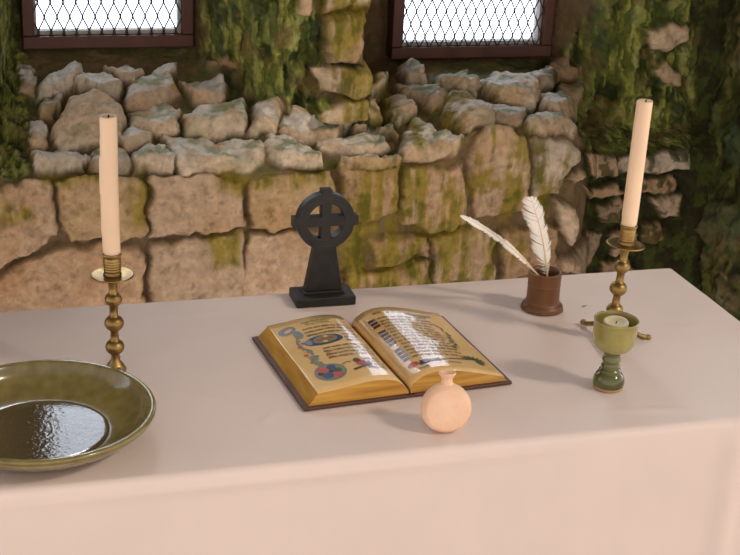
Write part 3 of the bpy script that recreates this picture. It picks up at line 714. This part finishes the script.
# ------------------------------------------------------------------ the open illuminated book
def build_book():
    ang = R(4.8); ctr = Vector((-.5145, -.233, Z0))
    e = empty('book', ctr, (0, 0, ang)); tag(e, 'open illuminated book with golden page edges lying in the middle of the altar', 'book')
    D = .1015; W = .129; ct = .0042
    from_bm('cover', bm_of(merge(box(-W, -.004, -D, D, 0, ct), box(.004, W, -D, D, 0, ct), box(-.0045, .0045, -D, D, .0002, ct * .8))), M['leather'], e, bevel=.0016)
    Lp = [(-.1115, .0178), (-.100, .0193), (-.085, .0213), (-.065, .0241), (-.050, .0255), (-.036, .0253), (-.022, .0232), (-.012, .0185), (-.006, .0125), (-.0015, .0070)]
    Rp = [(.0005, .0075), (.0025, .0135), (.008, .0185), (.018, .0240), (.032, .0268), (.050, .0258), (.070, .0220), (.090, .0172), (.108, .0125), (.1195, .0098)]
    def hgt(tab, u):
        P = [tab[0]] + tab + [tab[-1]]
        for i in range(1, len(P) - 2):
            if u <= P[i + 1][0] or i == len(P) - 3:
                t = (u - P[i][0]) / max(P[i + 1][0] - P[i][0], 1e-9); t = min(max(t, 0), 1)
                m1 = (P[i + 1][1] - P[i - 1][1]) / max(P[i + 1][0] - P[i - 1][0], 1e-6) * (P[i + 1][0] - P[i][0])
                m2 = (P[i + 2][1] - P[i][1]) / max(P[i + 2][0] - P[i][0], 1e-6) * (P[i + 1][0] - P[i][0])
                t2, t3 = t * t, t ** 3
                return (2 * t3 - 3 * t2 + 1) * P[i][1] + (t3 - 2 * t2 + t) * m1 + (-2 * t3 + 3 * t2) * P[i + 1][1] + (t3 - t2) * m2
    hL = lambda u: hgt(Lp, u); hR = lambda u: hgt(Rp, u)
    V0, V1 = -.0955, .0955
    def block(h, ua, ub, outer, name):
        n = 60; us = [ua + (ub - ua) * i / n for i in range(n + 1)]
        # body of stacked leaves: bottom slightly wider towards the fore edge
        vs, fs = [], []
        for v in (V0, V1):
            for u in us:
                k = (abs(u - outer) < .012) * (1 - abs(u - outer) / .012)
                so = math.copysign(.0110 if outer < 0 else .003, outer) * k
                vs.append((u + so, v * 1.02, ct)); vs.append((u, v, h(u) - .0004))
        m = (n + 1) * 2
        for i in range(n):
            a = i * 2
            fs += [(a, a + 2, a + 3, a + 1), (m + a, m + a + 1, m + a + 3, m + a + 2), (a + 1, a + 3, m + a + 3, m + a + 1), (a, m + a, m + a + 2, a + 2)]
        fs += [(0, 1, m + 1, m), (2 * n, m + 2 * n, m + 2 * n + 1, 2 * n + 1)]
        b = from_bm('page_block', bm_of((vs, fs)), M['page_edge'], e); b['label'] = 'golden fore edges of the ' + name + ' pages'
        # open leaf on top
        n2 = 14; vs, fs = [], []
        for lay in (0, 1):
            for j in range(n2 + 1):
                v = V0 - .0008 + (V1 - V0 + .0016) * j / n2
                for u in us: vs.append((u, v, h(u) + .0003 - lay * .0006 + .0004 * math.sin(v * 60 + u * 30)))
        N1 = (n + 1) * (n2 + 1)
        for j in range(n2):
            for i in range(n):
                a = j * (n + 1) + i
                fs.append((a, a + 1, a + n + 2, a + n + 1)); fs.append((N1 + a, N1 + a + n + 1, N1 + a + n + 2, N1 + a + 1))
        for j in range(n2):
            a = j * (n + 1); fs.append((a, a + n + 1, N1 + a + n + 1, N1 + a)); a += n; fs.append((a, N1 + a, N1 + a + n + 1, a + n + 1))
        for i in range(n):
            fs.append((i, N1 + i, N1 + i + 1, i + 1)); a = n2 * (n + 1) + i; fs.append((a, a + 1, N1 + a + 1, N1 + a))
        p = link_mesh('open_page', vs, fs, M['pages'], e); p['label'] = 'written ' + name + ' page of tan parchment'
        return p
    pl_, pr_ = block(hL, -.1115, -.0015, -.1115, 'left'), block(hR, .0008, .1195, .1195, 'right')
    ink = {}
    def poly(side, mkey, pts, dz=.0006, name='ink_writing'):
        """flat paint mark on the page, polygons given in page coordinates"""
        h = hL if side == 'L' else hR
        vs, fs = ink.setdefault((side, mkey, name), ([], []))
        o = len(vs)
        for u, v in pts:
            if side == 'L': u = -.1115 + (u + .1225) * .909
            vs.append((u, v, h(u) + dz + .0003 + .0004 * math.sin(v * 60 + u * 30)))
        fs.append(tuple(range(o, o + len(pts))))
    def disc(side, mkey, cu, cv, ru, rv, dz=.0006, name='illumination', n=20, r0=0, rot=0):
        if r0:
            for i in range(n):
                a, b = 2 * PI * i / n, 2 * PI * (i + 1) / n
                poly(side, mkey, [(cu + ru * math.cos(a), cv + rv * math.sin(a)), (cu + ru * math.cos(b), cv + rv * math.sin(b)), (cu + ru * r0 * math.cos(b), cv + rv * r0 * math.sin(b)), (cu + ru * r0 * math.cos(a), cv + rv * r0 * math.sin(a))], dz, name)
        else:
            c_, s_ = math.cos(rot), math.sin(rot)
            poly(side, mkey, [(cu + ru * math.cos(2 * PI * i / n) * c_ - rv * math.sin(2 * PI * i / n) * s_, cv + ru * math.cos(2 * PI * i / n) * s_ + rv * math.sin(2 * PI * i / n) * c_) for i in range(n)], dz, name)
    def line(side, mkey, pts, w, dz=.0006, name='illumination'):
        for (a, b), (c, d) in zip(pts, pts[1:]):
            L_ = math.hypot(c - a, d - b) or 1e-9; nx, ny = -(d - b) / L_ * w / 2, (c - a) / L_ * w / 2
            poly(side, mkey, [(a - nx, b - ny), (c - nx, d - ny), (c + nx, d + ny), (a + nx, b + ny)], dz, name)
    rr = random.Random(12)
    def script(side, mkey, u0, u1, v, xh=.0036):
        """one line of close blackletter strokes"""
        u = u0
        while u < u1:
            for _ in range(rr.randint(3, 8)):
                if u >= u1: break
                k = rr.random(); hgt_ = xh * (1.5 if k < .14 else 1)
                lo = v - (xh * .5 if k > .92 else 0)
                poly(side, mkey, [(u, lo), (u + .0009, lo + .0002), (u + .0010, v + hgt_), (u + .0001, v + hgt_ - .0003)])
                if rr.random() < .6: poly(side, mkey, [(u, v + xh * .8), (u + .0006, v + xh), (u + .0022, v + xh * .9), (u + .0016, v + xh * .7)])
                if rr.random() < .4: poly(side, mkey, [(u, v), (u + .0008, v + .0006), (u + .0022, v + .0009), (u + .0015, v)])
                u += .00185
            u += .0016
    # left page: heading, lines beside the initial, lines beside the roundel, red opening words
    for k in range(2): 
        script('L', 'ink_olive', -.080 + k * .004, -.040, .079 - k * .0075, .0042)
    for k in range(3): script('L', 'ink', -.085, -.020, .060 - k * .0090)
    for k in range(3): script('L', 'ink', -.040, -.018, .031 - k * .0085)
    for k in range(4): script('L', 'ink', -.078 - .001 * k, -.016, .002 - k * .0090)
    for k in range(4): script('L', 'ink', -.042, -.016, -.040 - k * .0085)
    for k in range(3): script('L', 'ink_red', -.079, -.073, -.005 - k * .009, .004)
    # winged grey scroll in the corner
    disc('L', 'ink_slate', -.104, .068, .0135, .009, rot=.5, name='winged_scroll'); disc('L', 'pages', -.103, .0665, .007, .0035, .0009, rot=.5, name='winged_scroll')
    disc('L', 'ink_slate', -.094, .052, .006, .011, name='winged_scroll'); disc('L', 'ink_olive', -.097, .049, .003, .005, .0009, name='winged_scroll')
    line('L', 'ink_slate', [(-.098, .044), (-.103, .030), (-.100, .016), (-.093, .006), (-.095, -.006)], .0032, name='winged_scroll')
    for k in range(7):
        disc('L', ('ink_olive', 'ink_slate', 'ink_red')[k % 3], -.100 + .004 * math.sin(k * 2.1), .036 - k * .008, .0032, .0030, .0009, n=10, name='winged_scroll')
    # roundel in blue with interlace
    disc('L', 'ink_blue', -.068, .026, .0265, .0125, name='blue_roundel'); disc('L', 'ink_olive', -.066, .026, .0165, .0105, .0009, name='blue_roundel'); disc('L', 'ink_slate', -.089, .026, .0045, .0075, .0009, name='blue_roundel')
    for k in range(6):
        a = k * PI / 3 + .3
        disc('L', ('ink_red', 'ink_olive', 'ink_slate')[k % 3] if k % 3 != 1 else 'pages', -.066 + .0095 * math.cos(a), .026 + .006 * math.sin(a), .0035, .0026, .0012, n=10, name='blue_roundel')
    disc('L', 'ink_red', -.066, .026, .0030, .0024, .0012, n=10, name='blue_roundel')
    # knotwork stem and the big wheel with coloured lobes
    for k in range(5): disc('L', ('ink_slate', 'ink_olive')[k % 2], -.097 + .003 * math.cos(k * 1.7), -.012 - k * .006, .0055, .0035, n=12, name='wheel_ornament')
    disc('L', 'ink_slate', -.0905, -.056, .0205, .0200, name='wheel_ornament'); disc('L', 'ink_olive', -.0905, -.056, .0180, .0175, .0009, name='wheel_ornament')
    for k, (du, dv, r_, cc) in enumerate([(-.008, .007, .0072, 'ink_red'), (.004, .009, .006, 'ink_blue'), (.009, -.001, .0055, 'ink_green'), (-.006, -.008, .0070, 'ink_blue'), (.006, -.010, .0060, 'ink_red'), (-.013, -.001, .0040, 'ink_plum'), (.001, .0, .0035, 'ink_plum')]):
        disc('L', cc, -.0905 + du, -.056 + dv, r_, r_, .0012, n=14, name='wheel_ornament')
    line('L', 'ink_olive', [(-.071, -.046), (-.064, -.042), (-.058, -.043)], .0028, name='wheel_ornament')
    # red and plum beast at the foot
    line('L', 'ink_plum', [(-.062, -.064), (-.050, -.060), (-.036, -.057)], .0044, name='painted_beast'); disc('L', 'ink_red', -.046, -.050, .0075, .0080, n=9, name='painted_beast'); disc('L', 'ink_plum', -.050, -.042, .0050, .0060, .0009, n=7, name='painted_beast'); disc('L', 'ink_blue', -.039, -.052, .0045, .0040, .0009, n=8, name='painted_beast')
    line('L', 'ink_olive', [(-.012, -.046), (-.0105, -.060), (-.008, -.070)], .0020, name='painted_tendril')
    # right page
    disc('R', 'ink_slate', .082, .077, .018, .0055, rot=-.12, name='grey_scroll'); disc('R', 'pages', .084, .0775, .012, .0028, .0009, rot=-.12, name='grey_scroll')
    script('R', 'ink_green', .022, .034, .079, .004); script('R', 'ink_slate', .040, .064, .079, .004)
    for k in range(14):
        v = .064 - k * .0088
        script('R', 'ink', .022, .088 + (3 * math.sin(k * 1.3)) * .001, v, .0036)
        # dark versals in the margin
        if k not in (3, 9):
            poly('R', 'ink_plum', [(.0105, v - .001), (.0195, v - .0005), (.0200, v + .0055), (.0110, v + .0060)])
    line('R', 'ink_red', [(.097, .045), (.099, .036)], .0025, name='margin_vine'); line('R', 'ink_plum', [(.092, .050), (.099, .040), (.096, .028)], .0016, name='margin_vine')
    for k in range(10):
        t = k / 9; disc('R', ('ink_olive', 'ink_green')[k % 2], .099 - .001 * k + .0025 * math.sin(k * 2), .022 - t * .046, .0034, .0018, n=8, rot=k, name='margin_vine')
    line('R', 'ink_olive', [(.101, .030), (.097, .004), (.094, -.026)], .0012, name='margin_vine')
    line('R', 'ink_plum', [(.052, -.064), (.072, -.059), (.090, -.058)], .0022, name='painted_plant'); line('R', 'ink_blue', [(.022, -.072), (.036, -.066), (.052, -.064)], .0060, name='painted_plant')
    disc('R', 'ink_red', .016, -.066, .0065, .0055, n=10, name='painted_plant'); disc('R', 'ink_plum', .030, -.0665, .0065, .0050, n=10, dz=.0009, name='painted_plant'); line('R', 'ink_slate', [(.018, -.080), (.030, -.080)], .0030, name='painted_plant'); line('R', 'ink_plum', [(.060, -.070), (.076, -.071)], .0014, name='painted_plant')
    for k in range(9):
        a = -.9 + k * .42; disc('R', 'ink_green', .096 + .010 * math.cos(a), -.060 + .0080 * math.sin(a), .0062, .0019, n=9, rot=a, name='painted_plant')
    names = {'ink': 'script', 'ink_red': 'red_paint', 'ink_blue': 'blue_paint', 'ink_slate': 'grey_paint', 'ink_olive': 'olive_paint', 'ink_green': 'green_paint', 'ink_plum': 'plum_paint', 'pages': 'bare_parchment'}
    groups = {}
    for (s, mk, nm), vf in ink.items():
        groups.setdefault((s, nm), []).append((mk, vf))
    for (s, nm), lst in groups.items():
        allv, allf, mi, mats = [], [], [], []
        for mk, (vs, fs) in lst:
            if M[mk] not in mats: mats.append(M[mk])
            o = len(allv); allv += vs; allf += [tuple(i + o for i in f) for f in fs]; mi += [mats.index(M[mk])] * len(fs)
        ob = link_mesh(nm, allv, allf, None, pl_ if s == 'L' else pr_, smooth=False)
        for m_ in mats: ob.data.materials.append(m_)
        ob.data.polygons.foreach_set('material_index', mi)
        ob['label'] = ('dark blackletter writing on the page' if nm == 'ink_writing' else 'painted ornament of blue, red and green on the page')
    return e
build_book()

# ------------------------------------------------------------------ wooden pot with two feathers
pot = empty('wooden_pot', (-.2515, -.112, Z0)); pot.scale = (1, 1, .93); tag(pot, 'small turned brown wooden pot holding two white feathers', 'pot')
prof = [(0, 0), (.0262, 0), (.0275, .0025), (.0272, .0065), (.0245, .0095), (.0226, .0120), (.0218, .020), (.0216, .036), (.0220, .038), (.0216, .040), (.0222, .0535), (.0228, .0560), (.0222, .0572), (.0192, .0568), (.0186, .050)]
link_mesh('pot_body', *lathe(spline_profile(prof[:-2], 2) + [(.0190, .0568), (.0186, .050), (.0182, .008), (0, .007)], 48), M['turned_wood'], pot)
def feather(base_p, tip, bend, label, wl, wr, roll, seed, gap):
    """quill from base to tip; vane = single barbs either side of the shaft"""
    rr = random.Random(seed)
    A, B = Vector(base_p), Vector(tip); ax = (B - A); Ln = ax.length; ax.normalize()
    side = ax.cross(Vector((0, -1, 0))).normalized(); nrm = side.cross(ax).normalized()
    side = (Matrix.Rotation(roll, 3, ax) @ side); nrm = (Matrix.Rotation(roll, 3, ax) @ nrm)
    bd = Vector(bend)
    pt = lambda t: A + (B - A) * t + bd * (4 * t * (1 - t))
    o = empty('feather', A); tag(o, label, 'feather', 'feathers in the wooden pot')
    sub = lambda P: [tuple(Vector(p) - A) for p in P]
    path = [pt(i / 24) for i in range(25)]
    q = link_mesh('shaft', *tube(sub(path), [.0016 * (1 - .85 * i / 24) for i in range(25)], 8), M['quill'], o)
    vs, fs = [], []
    n = 150
    for sgn, wmax in ((-1, wl), (1, wr)):
        clump = 0; short = 1
        for i in range(n):
            t = .20 + .80 * i / n
            if rr.random() < gap: clump = rr.uniform(-.8, .8); short = rr.uniform(.72, 1.0)
            if rr.random() < gap * .22: continue
            prof = min(1, (t - .17) / .22) ** .7 * (1 - max(0, (t - .80) / .22) ** 2.2)
            ln = wmax * prof * short * rr.uniform(.92, 1.04) * (.8 if t < .3 else 1)
            p0 = pt(t); d = (pt(min(t + .01, 1.0)) - pt(t - .01)).normalized()
            spread = .75 + .18 * clump
            dirv = (side * sgn * spread + d * (.62 + .3 * clump)).normalized()
            if t < .3: dirv = (side * sgn + d * rr.uniform(-.1, .9)).normalized()
            w0 = Ln * .80 / n * (1.35 if t > .3 else .6)
            droop = nrm * (-.10 * ln)
            for lay in (0,):
                k = len(vs)
                p1 = p0 + dirv * ln * .55 + nrm * (.0004 * rr.uniform(-1, 1)); p2 = p0 + dirv * ln + d * ln * .10 + droop
                for p, ww in ((p0, w0), (p1, w0 * .95), (p2, w0 * .25)):
                    vs.append(p - d * ww * .5 - nrm * .00012 - A); vs.append(p + d * ww * .5 - nrm * .00012 - A); vs.append(p + d * ww * .5 + nrm * .00012 - A); vs.append(p - d * ww * .5 + nrm * .00012 - A)
                for s in (0, 4):
                    for c in range(4):
                        fs.append((k + s + c, k + s + (c + 1) % 4, k + s + 4 + (c + 1) % 4, k + s + 4 + c))
                fs.append((k + 8, k + 9, k + 10, k + 11))
    v_ = link_mesh('vane', vs, fs, M['feather'], o, smooth=False)
    return o
feather((-.2440, -.110, Z0 + .018), (-.2795, -.104, Z0 + .1545), (.006, .0, .002), 'broad white feather standing upright in the wooden pot', .0220, .0150, R(-4), 5, .13)
feather((-.2400, -.109, Z0 + .022), (-.3800, -.120, Z0 + .140), (.004, 0, .010), 'thin white feather leaning out to the left of the wooden pot', 0.0095, .0085, R(50), 9, .16)

# ------------------------------------------------------------------ goblet and tea light
gb = empty('goblet', (-.267, -.350, Z0), (0, R(.6), 0)); tag(gb, 'small green glazed pottery goblet with a stub of candle in its cup', 'goblet')
link_mesh('foot', *lathe([(0, .0004), (.0172, .0004), (.0178, .002), (.0172, .0032), (.0150, .0036), (0, .0036)], 48), M['bare_clay'], gb)
st_ = [(0, .0034), (.0165, .0034), (.0182, .0055), (.0186, .0090), (.0176, .0140), (.0150, .0185), (.0128, .0205), (.0132, .0222), (.0124, .0240), (.0108, .0258), (.0114, .0280), (.0104, .0300), (.0100, .0330), (.0112, .0358), (.0104, .0385), (.0096, .0420), (.0106, .0455), (0, .0478)]
s = link_mesh('stem', *lathe(spline_profile(st_, 3), 48), M['celadon_dark'], gb); s['label'] = 'dark green ringed stem'
bw = [(0, .0465), (.0095, .0466), (.0150, .0478), (.0208, .0525), (.0240, .0595), (.0254, .0680), (.0256, .0780), (.0258, .0842), (.0262, .0860), (.0258, .0872), (.0247, .0864), (.0238, .0830), (.0234, .0760), (.0228, .0710), (.0200, .0670), (0, .0660)]
b = link_mesh('cup', *lathe(spline_profile(bw, 3), 56), M['celadon'], gb); b['label'] = 'pale green rounded cup'
tl = link_mesh('tea_light_candle', *lathe([(0, 0), (.0135, 0), (.0145, .001), (.0146, .0150), (.0138, .0162), (.0115, .0160), (.0095, .0140), (.0080, .0128), (0, .0125)], 40), M['tallow'], loc=(-.2660, -.350, Z0 + .0690), rot=(R(2), R(-3), 0))
tag(tl, 'pale round candle stub inside the cup of the green goblet', 'candle')
link_mesh('wick', *tube([(0, 0, .0122), (.0005, 0, .0140), (.0015, .0004, .0152)], .0007, 8), M['wick'], tl)

# ------------------------------------------------------------------ shallow bowl with water
bo = empty('bowl', (-.9180, -.3470, Z0)); tag(bo, 'wide shallow olive glazed bowl of water at the left end of the altar', 'bowl')
bp = [(0, .0), (.066, .0), (.080, .0030), (.0960, .0120), (.1090, .0210), (.1160, .0280), (.1180, .0315), (.1178, .0340), (.1155, .0354), (.1120, .0350), (.1095, .0318), (.1040, .0225), (.0920, .0130), (.0760, .0075), (.0660, .0062), (.0600, .0060), (0, .0060)]
link_mesh('bowl_body', *lathe(spline_profile(bp, 4), 96), M['olive_glaze'], bo)
def water():
    m = bpy.data.materials.new('still water'); m.use_nodes = True; nt = m.node_tree; b = nt.nodes['Principled BSDF']
    b.inputs['Base Color'].default_value = lin(84, 74, 48); b.inputs['Roughness'].default_value = .05; b.inputs['IOR'].default_value = 1.5; b.inputs['Coat Weight'].default_value = .9; b.inputs['Coat Roughness'].default_value = .02
    tc = nt.nodes.new('ShaderNodeTexCoord'); n = nt.nodes.new('ShaderNodeTexNoise'); n.inputs['Scale'].default_value = 190; n.inputs['Detail'].default_value = 3
    nt.links.new(tc.outputs['Object'], n.inputs['Vector'])
    bp_ = nt.nodes.new('ShaderNodeBump'); bp_.inputs['Strength'].default_value = .25; bp_.inputs['Distance'].default_value = .001
    nt.links.new(n.outputs['Fac'], bp_.inputs['Height']); nt.links.new(bp_.outputs['Normal'], b.inputs['Normal']); nt.links.new(bp_.outputs['Normal'], b.inputs['Coat Normal'])
    return m
w = link_mesh('water', *lathe([(0, .0082), (.0640, .0082), (.0680, .0081), (.0690, .0077), (.0660, .0070), (0, .0066)], 80), water(), bo); w['label'] = 'shining water in the bottom of the bowl'

# ------------------------------------------------------------------ little round flask
fl = empty('flask', (-.4945, -.4190, Z0), (R(-9), 0, R(-10))); fl.scale = (1.06, 1.06, 1.06); tag(fl, 'small pale terracotta disc shaped flask standing in front of the open book', 'flask')
def flask():
    # round body: lathe about the y axis, flat faces front and back
    prof = [(0, -.0105), (.0205, -.0105), (.0225, -.0098), (.0232, -.0085), (.0250, -.0070), (.0262, -.0030), (.0262, .0030), (.0250, .0070), (.0225, .0098), (.0205, .0105), (0, .0105)]
    vs, fs = lathe(prof, 56); body = ([(x, z, y + .0258) for x, y, z in vs], fs)
    link_mesh('flask_body', *body, M['terracotta'], fl)
    nk = [(.0080, .0480), (.0066, .0515), (.0056, .0550), (.0058, .0575), (.0078, .0605), (.0090, .0620), (.0090, .0632), (.0078, .0636), (.0058, .0620), (.0046, .0580), (.0040, .0520), (0, .0515)]
    link_mesh('neck', *lathe(spline_profile(nk, 3), 36), M['terracotta'], fl)
flask()
# ------------------------------------------------------------------ a fallen leaf
lf = link_mesh('fallen_leaf', [(0, 0, 0), (.004, .002, .0012), (.009, .001, .0018), (.004, -.0022, .0009), (.0, 0, .0004), (.004, .002, .0016), (.009, .001, .0022), (.004, -.0022, .0013)], [(0, 3, 2, 1), (4, 5, 6, 7), (0, 1, 5, 4), (1, 2, 6, 5), (2, 3, 7, 6), (3, 0, 4, 7)], M['leaf'], loc=(-.197, -.118, Z0), smooth=False)
tag(lf, 'tiny green leaf lying on the cloth between wooden pot and brass candlestick', 'leaf')

# ------------------------------------------------------------------ daylight
w = bpy.data.worlds.new('daylight'); sc.world = w; w.use_nodes = True
nt = w.node_tree; bg = nt.nodes['Background']
tc = nt.nodes.new('ShaderNodeTexCoord'); sx = nt.nodes.new('ShaderNodeSeparateXYZ'); nt.links.new(tc.outputs['Generated'], sx.inputs['Vector'])
mr = nt.nodes.new('ShaderNodeMapRange'); mr.inputs['From Min'].default_value = 0.15; mr.inputs['From Max'].default_value = .5
nt.links.new(sx.outputs['Y'], mr.inputs['Value'])
mz = nt.nodes.new('ShaderNodeMapRange'); mz.inputs['From Min'].default_value = .05; mz.inputs['From Max'].default_value = .6
nt.links.new(sx.outputs['Z'], mz.inputs['Value'])
mf = nt.nodes.new('ShaderNodeMix'); mf.data_type = 'RGBA'; mf.inputs['A'].default_value = (1.26, 1.08, .96, 1); mf.inputs['B'].default_value = (.44, .42, .41, 1)
nt.links.new(mz.outputs['Result'], mf.inputs['Factor'])
mc = nt.nodes.new('ShaderNodeMix'); mc.data_type = 'RGBA'; nt.links.new(mf.outputs['Result'], mc.inputs['A']); mc.inputs['B'].default_value = (3.1, 3.3, 3.65, 1)
nt.links.new(mr.outputs['Result'], mc.inputs['Factor']); nt.links.new(mc.outputs['Result'], bg.inputs['Color']); bg.inputs['Strength'].default_value = 1.0
added_sky = bpy.data.lights.new('added_skylight', 'SUN'); added_sky.energy = 13; added_sky.angle = R(50); added_sky.color = (.86, .93, 1)  # extra sun lamp added to strengthen window light on the ledge
ko = bpy.data.objects.new('added_skylight', added_sky); col.objects.link(ko); ko.location = (-.4, 3, 3)
ko.rotation_euler = (-Vector((.0, .5, .87))).to_track_quat('-Z', 'Y').to_euler()
sun = bpy.data.lights.new('sun', 'SUN'); sun.energy = .95; sun.angle = R(7); sun.color = (1, .86, .70)
so = bpy.data.objects.new('sun', sun); col.objects.link(so); so.location = (1.2, -1.6, 3)
so.rotation_euler = (-Vector((.587, -.493, .643))).to_track_quat('-Z', 'Y').to_euler()

# ------------------------------------------------------------------ camera
cam = bpy.data.cameras.new('camera'); co = bpy.data.objects.new('camera', cam); col.objects.link(co); sc.camera = co
cam.sensor_width = 36; cam.lens = 1410 / 740 * 36; cam.clip_start = .05
rot = Matrix(((0.958997071264614, 0.06121661285047868, -0.2767257552469729), (-0.2794874361271109, 0.3662748774128234, -0.8875412594484355), (0.047025422411574806, 0.9284908402818715, 0.36836580889066933)))
co.matrix_world = Matrix.Translation((-.98885, -1.70156, TOP + .72)) @ rot.to_4x4()
sc.view_settings.view_transform = 'Standard'; sc.view_settings.look = 'None'; sc.view_settings.exposure = .16; sc.view_settings.gamma = 1; sc.view_settings.use_curve_mapping = False
